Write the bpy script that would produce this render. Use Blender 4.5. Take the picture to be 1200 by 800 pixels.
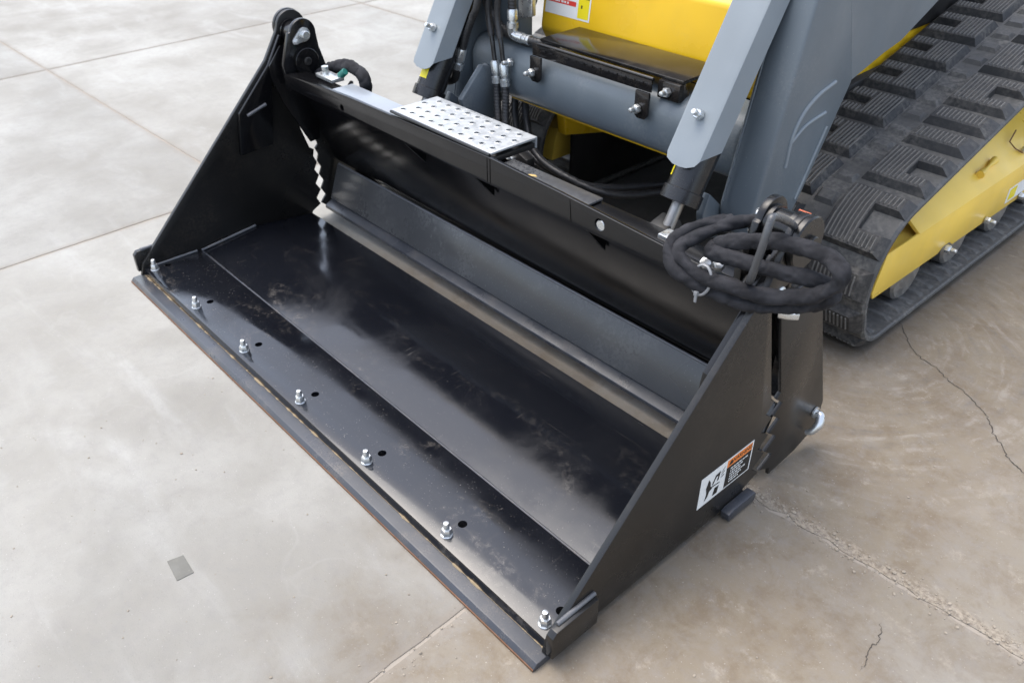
import bpy, bmesh, math, random
from math import sin, cos, pi, radians, sqrt
from mathutils import Vector, Matrix, noise
rnd = random.Random(7)
scene = bpy.context.scene
col = scene.collection
for o in list(bpy.data.objects): bpy.data.objects.remove(o)

# ------------------------------------------------------------------ camera
cam_d = bpy.data.cameras.new('camera'); cam = bpy.data.objects.new('camera', cam_d); col.objects.link(cam)
cam_d.sensor_fit = 'HORIZONTAL'; cam_d.sensor_width = 36.0; cam_d.lens = 982.565 / 1200 * 36
pit, yaw, rol = 0.6152, 2.4072, -0.0019
fw = Vector((cos(yaw)*cos(pit), sin(yaw)*cos(pit), -sin(pit)))
rt = Vector((sin(yaw), -cos(yaw), 0)); up = rt.cross(fw)
r2 = rt*cos(rol) + up*sin(rol); u2 = -rt*sin(rol) + up*cos(rol)
M = Matrix((r2, u2, -fw)).transposed().to_4x4(); M.translation = Vector((2.8041, -0.7112, 1.548))
cam.matrix_world = M
cam_d.clip_start = 0.05; cam_d.clip_end = 500
cam_d.dof.use_dof = True; cam_d.dof.focus_distance = 2.15; cam_d.dof.aperture_fstop = 4.5
scene.camera = cam

# ------------------------------------------------------------------ light
SUN_EL, SUN_AZ = radians(72), radians(-105)      # azimuth clockwise from +Y
w = bpy.data.worlds.new('World'); scene.world = w; w.use_nodes = True
nt = w.node_tree; bg = nt.nodes['Background']
sky = nt.nodes.new('ShaderNodeTexSky'); sky.sky_type = 'NISHITA'; sky.sun_disc = False
sky.sun_elevation = SUN_EL; sky.sun_rotation = SUN_AZ; sky.air_density = 1.0; sky.dust_density = 3.0; sky.ozone_density = 1.0
hs = nt.nodes.new('ShaderNodeHueSaturation'); hs.inputs['Saturation'].default_value = 0.66
nt.links.new(sky.outputs[0], hs.inputs['Color']); nt.links.new(hs.outputs[0], bg.inputs[0])
bg.inputs[1].default_value = 0.15
sun_d = bpy.data.lights.new('sun', 'SUN'); sun = bpy.data.objects.new('sun', sun_d); col.objects.link(sun)
sun_d.energy = 0.6; sun_d.angle = radians(50); sun_d.color = (1.0, 0.95, 0.86)
sd = Vector((sin(SUN_AZ)*cos(SUN_EL), cos(SUN_AZ)*cos(SUN_EL), sin(SUN_EL)))
sun.rotation_euler = sd.to_track_quat('Z', 'Y').to_euler()
vs = scene.view_settings
vs.view_transform = 'Standard'; vs.look = 'None'; vs.gamma = 1; vs.use_curve_mapping = False; vs.exposure = 1.5

# ------------------------------------------------------------------ material helpers
class NT:
    def __init__(s, name):
        s.m = bpy.data.materials.new(name); s.m.use_nodes = True; s.t = s.m.node_tree
        s.b = s.t.nodes['Principled BSDF']; s.geo = s.t.nodes.new('ShaderNodeNewGeometry').outputs['Position']
    def n(s, t, **k):
        x = s.t.nodes.new(t)
        for a, v in k.items(): setattr(x, a, v)
        return x
    def l(s, a, b): s.t.links.new(a, b)
    def inp(s, sock, v):
        if isinstance(v, bpy.types.NodeSocket): s.l(v, sock)
        else: sock.default_value = v
    def mapping(s, scale=(1,1,1), rot=(0,0,0), loc=(0,0,0), src=None):
        m = s.n('ShaderNodeMapping'); s.l(src or s.geo, m.inputs[0])
        m.inputs['Scale'].default_value = scale; m.inputs['Rotation'].default_value = rot; m.inputs['Location'].default_value = loc
        return m.outputs[0]
    def noise(s, scale, detail=4, rough=.55, src=None, dist=0):
        x = s.n('ShaderNodeTexNoise'); s.l(src or s.geo, x.inputs['Vector'])
        x.inputs['Scale'].default_value = scale; x.inputs['Detail'].default_value = detail
        x.inputs['Roughness'].default_value = rough; x.inputs['Distortion'].default_value = dist
        return x.outputs['Fac']
    def ramp(s, f, a, b, lo=0., hi=1.):
        x = s.n('ShaderNodeMapRange', interpolation_type='SMOOTHSTEP'); s.l(f, x.inputs[0])
        x.inputs[1].default_value = a; x.inputs[2].default_value = b; x.inputs[3].default_value = lo; x.inputs[4].default_value = hi
        return x.outputs[0]
    def math(s, op, a, b=0.):
        x = s.n('ShaderNodeMath', operation=op); s.inp(x.inputs[0], a); s.inp(x.inputs[1], b); return x.outputs[0]
    def mix(s, f, a, b):
        x = s.n('ShaderNodeMix', data_type='RGBA'); s.inp(x.inputs[0], f)
        for k, v in ((6, a), (7, b)):
            if isinstance(v, bpy.types.NodeSocket): s.l(v, x.inputs[k])
            else: x.inputs[k].default_value = (*v, 1)
        return x.outputs[2]
    def out(s, color=None, rough=None, metal=None, bump=None, bstr=.3, bdist=.002, spec=None, coat=None):
        if color is not None:
            if isinstance(color, bpy.types.NodeSocket): s.l(color, s.b.inputs['Base Color'])
            else: s.b.inputs['Base Color'].default_value = (*color, 1)
        if rough is not None: s.inp(s.b.inputs['Roughness'], rough)
        if metal is not None: s.inp(s.b.inputs['Metallic'], metal)
        if spec is not None: s.inp(s.b.inputs['Specular IOR Level'], spec)
        if coat is not None: s.inp(s.b.inputs['Coat Weight'], coat); s.b.inputs['Coat Roughness'].default_value = .12
        if bump is not None:
            b = s.n('ShaderNodeBump'); s.l(bump, b.inputs['Height']); b.inputs['Strength'].default_value = bstr
            b.inputs['Distance'].default_value = bdist; s.l(b.outputs[0], s.b.inputs['Normal'])
        return s.m
def sep(t, src):
    x = t.n('ShaderNodeSeparateXYZ'); t.l(src, x.inputs[0]); return x.outputs

def paint(name, c, rough=.3, dust=.15, dustc=(.30,.27,.23), scale=9., bstr=.12, spec=.5):
    t = NT(name)
    big = t.noise(scale, 5, .6); fine = t.noise(scale*22, 3, .6); spk = t.noise(260, 2, .5)
    d = t.math('MULTIPLY', t.ramp(big, .45, .75), t.ramp(fine, .35, .7)); d = t.math('MULTIPLY', d, dust)
    sp = t.math('MULTIPLY', t.ramp(spk, .70, .76), min(1, dust*2.2))
    d = t.math('MAXIMUM', d, sp)
    c2 = t.mix(t.ramp(t.noise(3.1, 3), .3, .7), [x*.9 for x in c], [min(1, x*1.07) for x in c])
    r = t.math('ADD', t.ramp(t.noise(scale*.6, 4, .6), .3, .7, rough*.8, rough*1.35), t.math('MULTIPLY', d, .5))
    return t.out(t.mix(d, c2, dustc), r, bump=t.noise(120, 2, .5), bstr=bstr, bdist=.001, spec=spec)

def floor_paint():
    t = NT('worn_black_paint')
    # streaks run along the floor from lip to back, smears lie along the width
    smear = t.noise(5.5, 6, .62, t.mapping((.7, 1.6, 1), (0,0,.25)), dist=.8)
    fine = t.noise(46, 5, .65, dist=.6)
    scr = t.noise(60, 3, .6, t.mapping((1.0, .06, 1), (0,0,.12)))
    scr2 = t.noise(75, 2, .6, t.mapping((.05, 1.0, 1), (0,0,-.2)))
    spk = t.noise(330, 1, .5)
    dirt = t.math('MULTIPLY', t.ramp(smear, .52, .68), t.ramp(fine, .42, .66))
    x, y, z = sep(t, t.geo)
    front = t.ramp(y, .05, .62, 1., .15)
    dirt = t.math('MULTIPLY', t.math('MULTIPLY', dirt, front), .22)
    lines = t.math('MULTIPLY', t.math('MAXIMUM', t.ramp(scr, .66, .72), t.ramp(scr2, .68, .74)), t.ramp(smear, .4, .6, 0.01, .06))
    specks = t.math('MULTIPLY', t.ramp(spk, .69, .74), t.math('MULTIPLY', t.ramp(fine, .45, .7), t.math('MULTIPLY', front, .8)))
    d = t.math('MAXIMUM', t.math('MAXIMUM', dirt, lines), specks)
    cl = t.mix(t.noise(21, 3), (.24,.22,.20), (.36,.31,.25))
    c = t.mix(d, (.006,.0068,.0095), cl)
    r = t.math('ADD', t.ramp(t.noise(3.4, 5, .6, dist=.4), .36, .66, .08, .24), t.math('MULTIPLY', d, .45))
    r = t.math('ADD', r, t.math('MULTIPLY', lines, .8))
    bmp = t.math('ADD', t.noise(5, 2), t.math('MULTIPLY', fine, .06))
    return t.out(c, r, bump=bmp, bstr=.18, bdist=.004, spec=.78)

A_ = .034
def concrete(name='concrete'):
    t = NT(name)
    x, y, z = sep(t, t.geo)
    info = t.n('ShaderNodeObjectInfo')
    b1 = t.noise(.9, 5, .6); b2 = t.noise(3.6, 6, .62, dist=.5); f1 = t.noise(38, 5, .6); f2 = t.noise(300, 2, .5)
    streak = t.noise(4., 5, .6, t.mapping((.35, 1.5, 1), (0,0,.9)), dist=.7)
    base = t.mix(t.ramp(b1, .3, .7), (.350,.344,.314), (.245,.233,.204))
    base = t.mix(t.ramp(b2, .42, .72, 0, .36), base, (.232,.223,.196))
    base = t.mix(t.ramp(streak, .5, .8, 0, .45), base, (.41,.41,.388))
    base = t.mix(t.math('MULTIPLY', info.outputs['Random'], .22), base, (.29,.288,.268))
    # dried puddle outlines: thin rims of a warped cell pattern
    v = t.n('ShaderNodeTexVoronoi', feature='DISTANCE_TO_EDGE'); 
    wv = t.n('ShaderNodeVectorMath', operation='ADD'); t.l(t.geo, wv.inputs[0])
    nz = t.n('ShaderNodeTexNoise'); nz.inputs['Scale'].default_value = 2.2; nz.inputs['Detail'].default_value = 4; t.l(t.geo, nz.inputs['Vector'])
    t.l(nz.outputs['Color'], wv.inputs[1]); t.l(wv.outputs[0], v.inputs['Vector']); v.inputs['Scale'].default_value = 2.6
    rim = t.math('MULTIPLY', t.ramp(v.outputs['Distance'], .0, .03, 1, 0), t.ramp(t.noise(2.1, 3), .5, .68, 0, .10))
    base = t.mix(rim, base, (.42,.415,.39))
    # brown dirt trodden and ground in round the right hand side of the machine
    dm = t.math('ADD', x, t.math('MULTIPLY', t.math('SUBTRACT', b2, .5), 1.0))
    dm = t.math('ADD', dm, t.math('MULTIPLY', y, .22))
    mk = t.math('MULTIPLY', t.ramp(dm, 1.45, 2.15), t.ramp(x, 2.35, 2.9, 1, .55))
    dn = t.noise(4.2, 8, .72, dist=.5)
    dirtc = t.mix(t.ramp(dn, .3, .7), (.150,.108,.064), (.215,.184,.138))
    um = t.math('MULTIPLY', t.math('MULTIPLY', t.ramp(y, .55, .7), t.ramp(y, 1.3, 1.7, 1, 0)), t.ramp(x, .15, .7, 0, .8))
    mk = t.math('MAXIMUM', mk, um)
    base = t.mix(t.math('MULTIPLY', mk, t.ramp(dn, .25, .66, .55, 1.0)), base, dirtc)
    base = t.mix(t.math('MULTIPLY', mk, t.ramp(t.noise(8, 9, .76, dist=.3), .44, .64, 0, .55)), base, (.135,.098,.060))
    base = t.mix(t.math('MULTIPLY', mk, t.ramp(t.noise(13, 9, .78), .54, .70, 0, .5)), base, (.37,.335,.28))
    # curved scuffs where the tracks slewed round
    c = t.n('ShaderNodeVectorMath', operation='SUBTRACT'); t.l(t.geo, c.inputs[0]); c.inputs[1].default_value = (1.86, 1.60, 0)
    cs = sep(t, c.outputs[0])
    rad = t.math('SQRT', t.math('ADD', t.math('MULTIPLY', cs[0], cs[0]), t.math('MULTIPLY', cs[1], cs[1])))
    rr = t.math('ADD', rad, t.math('MULTIPLY', t.noise(2.6, 4), .10))
    ang = t.math('ARCTAN2', cs[1], cs[0])
    cv = t.n('ShaderNodeCombineXYZ'); t.l(t.math('MULTIPLY', rr, 34), cv.inputs[0]); t.l(t.math('MULTIPLY', ang, 2.6), cv.inputs[1])
    arc = t.n('ShaderNodeTexNoise'); arc.inputs['Scale'].default_value = 1.; arc.inputs['Detail'].default_value = 5; t.l(cv.outputs[0], arc.inputs['Vector'])
    am = t.math('MULTIPLY', t.ramp(rad, .10, .22), t.ramp(rad, .50, 1.0, 1, 0))
    am = t.math('MULTIPLY', am, t.ramp(x, 1.9, 2.15)); am = t.math('MULTIPLY', am, t.ramp(t.noise(19, 7, .75), .40, .62, .08, 1))
    base = t.mix(t.math('MULTIPLY', am, t.ramp(arc.outputs['Fac'], .50, .66, 0, .42)), base, (.35,.325,.29))
    base = t.mix(t.math('MULTIPLY', am, t.ramp(arc.outputs['Fac'], .30, .48, .55, 0)), base, (.12,.11,.105))
    # concrete colour darkened beneath the machine
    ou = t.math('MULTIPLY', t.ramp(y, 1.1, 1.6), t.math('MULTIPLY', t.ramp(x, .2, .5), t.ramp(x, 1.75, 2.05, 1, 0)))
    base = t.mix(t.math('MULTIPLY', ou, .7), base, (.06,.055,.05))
    # dirt washed into the joints
    ca, sa = cos(A_), sin(A_)
    xu, yv = t.math('SUBTRACT', x, -.45), t.math('SUBTRACT', y, .665)
    uu = t.math('ADD', t.math('MULTIPLY', xu, ca), t.math('MULTIPLY', yv, sa)); vv = t.math('SUBTRACT', t.math('MULTIPLY', yv, ca), t.math('MULTIPLY', xu, sa))
    du = t.math('PINGPONG', uu, 2.29/2); dv = t.math('PINGPONG', vv, 2.27/2); du = t.math('ADD', du, 0)
    wob = t.math('MULTIPLY', t.math('SUBTRACT', t.noise(9, 5, .65), .5), .05)
    dj = t.math('ADD', t.math('MINIMUM', du, dv), wob)
    base = t.mix(t.ramp(dj, -.006, .036, .65, 0), base, (.235,.205,.168))
    wide = t.math('MULTIPLY', t.ramp(uu, 2.3, 2.5), t.ramp(t.math('ABSOLUTE', t.math('ADD', t.math('SUBTRACT', vv, .016), wob)), .004, .034, 1, 0))
    crumble = t.mix(t.ramp(t.noise(85, 4, .7), .35, .65), (.13,.10,.07), (.37,.32,.25))
    base = t.mix(t.math('MULTIPLY', wide, .6), base, crumble)
    base = t.mix(t.ramp(t.noise(23, 8, .78), .42, .72, 0, .38), base, (.22,.21,.20))
    base = t.mix(t.ramp(f2, .62, .74, 0, .45), base, (.17,.155,.14))
    base = t.mix(t.ramp(t.noise(170, 2), .68, .74, 0, .25), base, (.66,.64,.60))
    h = t.math('ADD', t.math('MULTIPLY', f1, .6), t.math('MULTIPLY', f2, .35))
    return t.out(base, t.ramp(b2, .3, .7, .62, .88), bump=h, bstr=.35, bdist=.004, spec=.35)

def rubber(lo=(.026,.026,.027), hi=(.155,.145,.128), nm_='dusty_rubber'):
    t = NT(nm_)
    n1 = t.noise(7, 5, .65, dist=.5); n2 = t.noise(70, 4, .6)
    d = t.math('MULTIPLY', t.ramp(n1, .32, .68), t.ramp(n2, .3, .75))
    c = t.mix(t.math('MULTIPLY', d, .75), lo, hi)
    return t.out(c, t.ramp(n1, .3, .7, .5, .8), bump=n2, bstr=.4, bdist=.002)

def fabric():
    t = NT('woven_black_sleeve')
    wv = t.n('ShaderNodeTexWave'); wv.inputs['Scale'].default_value = 260; t.l(t.geo, wv.inputs['Vector'])
    n = t.noise(30, 4)
    c = t.mix(t.ramp(n, .3, .7), (.014,.014,.016), (.034,.034,.038))
    return t.out(c, .85, bump=t.math('ADD', wv.outputs['Fac'], t.math('MULTIPLY', n, 2.)), bstr=.35, bdist=.002, spec=.25)

def metal(name, c, rough, m=1.):
    t = NT(name); n = t.noise(55, 4, .6)
    return t.out(t.mix(n, [x*.78 for x in c], c), t.ramp(n, .3, .7, rough*.75, rough*1.35), m, bump=t.noise(160, 2), bstr=.15, bdist=.001)

BLK = paint('gloss_black_paint', (.005,.005,.0056), .17, .035, spec=.42)
BLKO = paint('outer_black_paint', (.0105,.010,.0095), .27, .10, (.20,.16,.12), 5.)
FLOOR = floor_paint()
EDGE = paint('scuffed_edge_paint', (.040,.044,.053), .30, .25, (.33,.27,.20), 14.)
BLADE = paint('dusty_blade_paint', (.055,.057,.060), .26, .22, (.30,.298,.29), 4.)
BEAD = paint('weld_bead_paint', (.10,.105,.115), .35, .3, (.4,.34,.25), 30.)
GREY = paint('grey_machine_paint', (.122,.146,.164), .33, .20, (.40,.38,.35), 6., .08)
GREYL = paint('light_grey_guard_paint', (.200,.228,.246), .36, .06, (.5,.48,.45), 6., .08)
GREYP = paint('pale_grey_plate', (.27,.295,.325), .35, .10, (.5,.48,.45), 8.)
YEL = paint('yellow_machine_paint', (.85,.52,.018), .26, .08, (.45,.38,.25), 5., .05)
YELF = paint('yellow_frame_paint', (.86,.58,.085), .33, .18, (.62,.52,.34), 7., .08)
STEPM = paint('step_black_paint', (.014,.013,.013), .13, .16, (.25,.20,.15), 20.)
CYL = paint('cylinder_black_paint', (.013,.013,.014), .22, .10, (.25,.23,.2), 12.)
ZINC = metal('zinc_plate', (.74,.76,.76), .30, .85)
CHROME = metal('chrome_rod', (.82,.83,.84), .10, 1.)
GALV = metal('bare_galvanised_plate', (.50,.52,.525), .42, .40)
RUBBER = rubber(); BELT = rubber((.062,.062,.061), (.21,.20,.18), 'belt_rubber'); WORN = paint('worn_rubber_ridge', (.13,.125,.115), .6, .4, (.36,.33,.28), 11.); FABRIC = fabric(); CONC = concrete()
HOSE = paint('black_hose_rubber', (.020,.020,.021), .42, .25, (.24,.22,.2), 30.)
DARKM = paint('dark_steel', (.012,.0115,.011), .45, .2, (.15,.13,.11), 12.)
STEEL = metal('worn_roller_steel', (.42,.41,.39), .42, .9)
def flat(name, c, rough=.45):
    t = NT(name); n = t.noise(40, 3); return t.out(t.mix(n, [x*.93 for x in c], c), rough)
PWHITE = flat('print_white', (.80,.80,.77)); PBLACK = flat('print_black', (.012,.012,.012)); PORANGE = flat('print_orange', (.85,.24,.045))
PRED = flat('print_red', (.70,.05,.035)); PYEL = flat('print_yellow', (.85,.70,.01)); PINK = flat('orange_tag', (.45,.12,.06))
PGREY = paint('patch_mortar', (.15,.147,.130), .85, .4, (.28,.26,.22), 40.); CRACK = flat('crack_dirt', (.06,.05,.042), .95); DIRT = flat('joint_grit', (.31,.275,.23), .95)
RUST = paint('rusty_steel', (.16,.075,.035), .75, .3, (.35,.25,.16), 30.)
GLASS = NT('cab_glass').out((.02,.022,.024), .06)
TEAL = flat('teal_cap', (.02,.16,.13)); TANP = flat('dry_mud', (.30,.23,.14), .9); PTAN = flat('chipped_primer', (.52,.36,.13)); TIE = flat('grey_cable_tie', (.24,.245,.25))
st = NT('pebbles'); STONE = st.out(st.mix(st.noise(23, 3), (.15,.125,.095), (.40,.35,.28)), .9)

# ------------------------------------------------------------------ mesh helpers
def finish(name, bm, mat, parent=None, smooth=35, bevel=0, segs=2, mats=None):
    bmesh.ops.remove_doubles(bm, verts=bm.verts, dist=1e-6)
    bmesh.ops.recalc_face_normals(bm, faces=bm.faces)
    if bevel:
        es = [e for e in bm.edges if len(e.link_faces) == 2 and e.calc_face_angle(0) > radians(25)]
        bmesh.ops.bevel(bm, geom=es, offset=bevel, segments=segs, profile=.5, affect='EDGES', clamp_overlap=True)
    me = bpy.data.meshes.new(name); bm.to_mesh(me); bm.free()
    return link(name, me, mat, parent, smooth)
def link(name, me, mat, parent=None, smooth=35):
    if mat is not None and not me.materials: me.materials.append(mat)
    if smooth and me.polygons:
        me.shade_smooth(); me.set_sharp_from_angle(angle=radians(smooth))
    o = bpy.data.objects.new(name, me); col.objects.link(o)
    if parent is not None: setp(o, parent)
    return o
def setp(o, p):
    o.parent = p
    w_ = p.matrix_basis.copy()
    q = p
    while q.parent is not None:
        w_ = q.parent.matrix_basis @ q.matrix_parent_inverse @ w_; q = q.parent
    o.matrix_parent_inverse = w_.inverted()
def thing(name, label, cat, loc=(0,0,0), group=None):
    o = bpy.data.objects.new(name, None); o.location = loc; col.objects.link(o); o.matrix_basis = Matrix.Translation(loc)
    o['label'] = label; o['category'] = cat
    if group: o['group'] = group
    o.empty_display_size = .1
    return o
def prism(bm, pts, a, b, axis=0):
    """closed outline extruded between a and b along an axis (0: outline is (y,z))"""
    def mk(p, v):
        return {0: (v, p[0], p[1]), 1: (p[0], v, p[1]), 2: (p[0], p[1], v)}[axis]
    A = [bm.verts.new(mk(p, a)) for p in pts]; B = [bm.verts.new(mk(p, b)) for p in pts]
    bm.faces.new(A); bm.faces.new(B[::-1]); n = len(pts)
    for i in range(n): bm.faces.new((A[i], B[i], B[(i+1) % n], A[(i+1) % n]))
    return bm
def box(bm, lo, hi, mat=None):
    vs_ = [bm.verts.new((x, y, z)) for x in (lo[0], hi[0]) for y in (lo[1], hi[1]) for z in (lo[2], hi[2])]
    if mat is not None:
        for v in vs_: v.co = mat @ v.co
    for f in ((0,1,3,2),(4,6,7,5),(0,4,5,1),(2,3,7,6),(0,2,6,4),(1,5,7,3)): bm.faces.new([vs_[i] for i in f])
    return bm
def frame(d):
    d = Vector(d).normalized(); a = Vector((0,0,1)) if abs(d.z) < .9 else Vector((1,0,0))
    u = d.cross(a).normalized(); return d, u, d.cross(u)
def rings(bm, prof, p0, d, segs=24):
    """turned solid: prof is [(distance along d, radius)]"""
    d, u, v = frame(d); p0 = Vector(p0); R = []
    for t, r in prof:
        R.append([bm.verts.new(p0 + d*t + (u*cos(2*pi*k/segs) + v*sin(2*pi*k/segs))*r) for k in range(segs)])
    for a, b in zip(R, R[1:]):
        for k in range(segs): bm.faces.new((a[k], a[(k+1) % segs], b[(k+1) % segs], b[k]))
    bm.faces.new(R[0][::-1]); bm.faces.new(R[-1])
    return bm
def cyl(bm, p0, p1, r, segs=24, ch=.0015):
    L = (Vector(p1)-Vector(p0)).length
    return rings(bm, [(0, r-ch), (ch, r), (L-ch, r), (L, r-ch)], p0, Vector(p1)-Vector(p0), segs)
def spline(pts, n=10):
    P = [Vector(p) for p in pts]; P = [2*P[0]-P[1]] + P + [2*P[-1]-P[-2]]; out = []
    for i in range(1, len(P)-2):
        a, b, c, d = P[i-1:i+3]
        for k in range(n):
            t = k/n
            out.append(.5*((2*b) + (c-a)*t + (2*a-5*b+4*c-d)*t*t + (3*b-a-3*c+d)*t**3))
    out.append(P[-2]); return out
def tube(bm, pts, rad, segs=14, n=10, rf=None, smooth=True):
    P = spline(pts, n) if smooth else [Vector(p) for p in pts]
    u = None; R = []; s = 0
    for i, p in enumerate(P):
        d = (P[min(i+1, len(P)-1)] - P[max(i-1, 0)]).normalized()
        if u is None: _, u, _ = frame(d)
        u = (u - d*u.dot(d)).normalized(); v = d.cross(u)
        if i: s += (p-P[i-1]).length
        row = []
        for k in range(segs):
            a = 2*pi*k/segs; r = rad if rf is None else rf(s, a, p)
            row.append(bm.verts.new(p + (u*cos(a)+v*sin(a))*r))
        R.append(row)
    for a, b in zip(R, R[1:]):
        for k in range(segs): bm.faces.new((a[k], a[(k+1) % segs], b[(k+1) % segs], b[k]))
    bm.faces.new(R[0][::-1]); bm.faces.new(R[-1])
    return bm
def braid(rad, pitch=.011, amp=.05):
    return lambda s, a, p: rad*(1 + amp*(1 if sin(2*pi*s/pitch + a) > .25 else -.6))
def sleeve(rad, seed):
    def f(s, a, p):
        q = p*16 + Vector((seed*7.1, a*.55, s*3))
        c = abs(sin(s*62 + 1.5*sin(a+seed) + 3*noise.noise(p*11)))
        return rad*(1 - .20*cos(a + 1.3*sin(s*9+seed))**2 + .16*noise.noise(q*1.4) + .15*noise.noise(q*3.3) - .14*(1-c)**4)
    return f
def bead(name, p0, p1, r, parent, mat=None):
    n = max(3, int((Vector(p1)-Vector(p0)).length/.012)); pts = [Vector(p0).lerp(Vector(p1), i/n) for i in range(n+1)]
    return finish(name, tube(bmesh.new(), pts, r, 6, 1, lambda s, a, p: r*(1+.28*noise.noise(p*90)), False), mat or BEAD, parent, 60)
def cut(o, cutters):
    """boolean difference, applied"""
    bm = bmesh.new()
    for f in cutters: f(bm)
    me = bpy.data.meshes.new('cut'); bmesh.ops.recalc_face_normals(bm, faces=bm.faces); bm.to_mesh(me); bm.free()
    c = bpy.data.objects.new('cut', me); col.objects.link(c)
    md = o.modifiers.new('b', 'BOOLEAN'); md.object = c; md.operation = 'DIFFERENCE'; md.solver = 'EXACT'
    dg = bpy.context.evaluated_depsgraph_get(); dg.update()
    new = bpy.data.meshes.new_from_object(o.evaluated_get(dg))
    o.modifiers.clear(); old = o.data; nm = old.name; o.data = new; bpy.data.meshes.remove(old); new.name = nm
    bpy.data.objects.remove(c); bpy.data.meshes.remove(me)
    new.shade_smooth(); new.set_sharp_from_angle(angle=radians(35))
def copy_tree(o, parent, mat_world):
    """copy of a part (unrotated source at its own origin) with its children"""
    c = o.copy(); col.objects.link(c); c.parent = None; c.matrix_parent_inverse = Matrix(); c.matrix_basis = mat_world
    if parent is not None: setp(c, parent)
    for ch in o.children:
        d = ch.copy(); col.objects.link(d); d.parent = c; d.matrix_parent_inverse = Matrix(); d.matrix_basis = ch.matrix_parent_inverse @ ch.matrix_basis
    return c
def text(name, s, size, mat, parent, M_):
    cu = bpy.data.curves.new(name, 'FONT'); cu.body = s; cu.size = size; cu.align_x = 'CENTER'; cu.align_y = 'CENTER'; cu.extrude = .00015
    o = bpy.data.objects.new(name, cu); col.objects.link(o)
    dg = bpy.context.evaluated_depsgraph_get(); me = bpy.data.meshes.new_from_object(o.evaluated_get(dg))
    bpy.data.objects.remove(o); bpy.data.curves.remove(cu); me.transform(M_)
    return link(name, me, mat, parent, 0)
def aim(loc, d):
    return Matrix.Translation(loc) @ Vector(d).to_track_quat('Z', 'Y').to_matrix().to_4x4()
def arc(cy, cz, r, a0, a1, n):
    return [(cy + r*cos(radians(a0+(a1-a0)*i/n)), cz + r*sin(radians(a0+(a1-a0)*i/n))) for i in range(n+1)]

# hex bolt standing on z = 0, reused everywhere
def bolt_mesh(r, h, dome):
    bm = bmesh.new(); rings(bm, [(0, r*1.12), (h*.72, r*1.12), (h, r*.92)], (0,0,0), (0,0,1), 6)
    if dome: rings(bm, [(h+.0001, r*.62), (h+dome*.75, r*.62), (h+dome*.95, r*.5), (h+dome, r*.2)], (0,0,0), (0,0,1), 14)
    else: rings(bm, [(h+.0001, r*.8), (h+.0015, r*.6)], (0,0,0), (0,0,1), 16)
    bmesh.ops.recalc_face_normals(bm, faces=bm.faces)
    me = bpy.data.meshes.new('bolt'); bm.to_mesh(me); bm.free(); me.materials.append(ZINC); me.shade_smooth(); me.set_sharp_from_angle(angle=radians(35)); return me
def washer_mesh(r):
    bm = bmesh.new(); rings(bm, [(0, r), (.002, r), (.003, r*.93)], (0,0,0), (0,0,1), 22)
    bmesh.ops.recalc_face_normals(bm, faces=bm.faces)
    me = bpy.data.meshes.new('washer'); bm.to_mesh(me); bm.free(); me.materials.append(ZINC); me.shade_smooth(); me.set_sharp_from_angle(angle=radians(35)); return me
NUT_L, WASH_L = bolt_mesh(.0125, .017, .020), washer_mesh(.0152)
NUT_S, WASH_S = bolt_mesh(.0095, .009, 0), washer_mesh(.0135)
def bolt(parent, loc, d, big=False):
    o = bpy.data.objects.new('bolt', NUT_L if big else NUT_S); col.objects.link(o)
    o.matrix_basis = aim(Vector(loc) + Vector(d).normalized()*.003, d) @ Matrix.Rotation(rnd.uniform(0, 1), 4, 'Z')
    wsh = None
    if parent.parent is None:      # only a direct part can carry a sub-part
        wsh = bpy.data.objects.new('washer', WASH_L if big else WASH_S); col.objects.link(wsh)
    setp(o, parent)
    if wsh is not None:
        wsh.parent = o; wsh.matrix_basis = Matrix.Translation((0,0,-.003))
    return o

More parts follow.
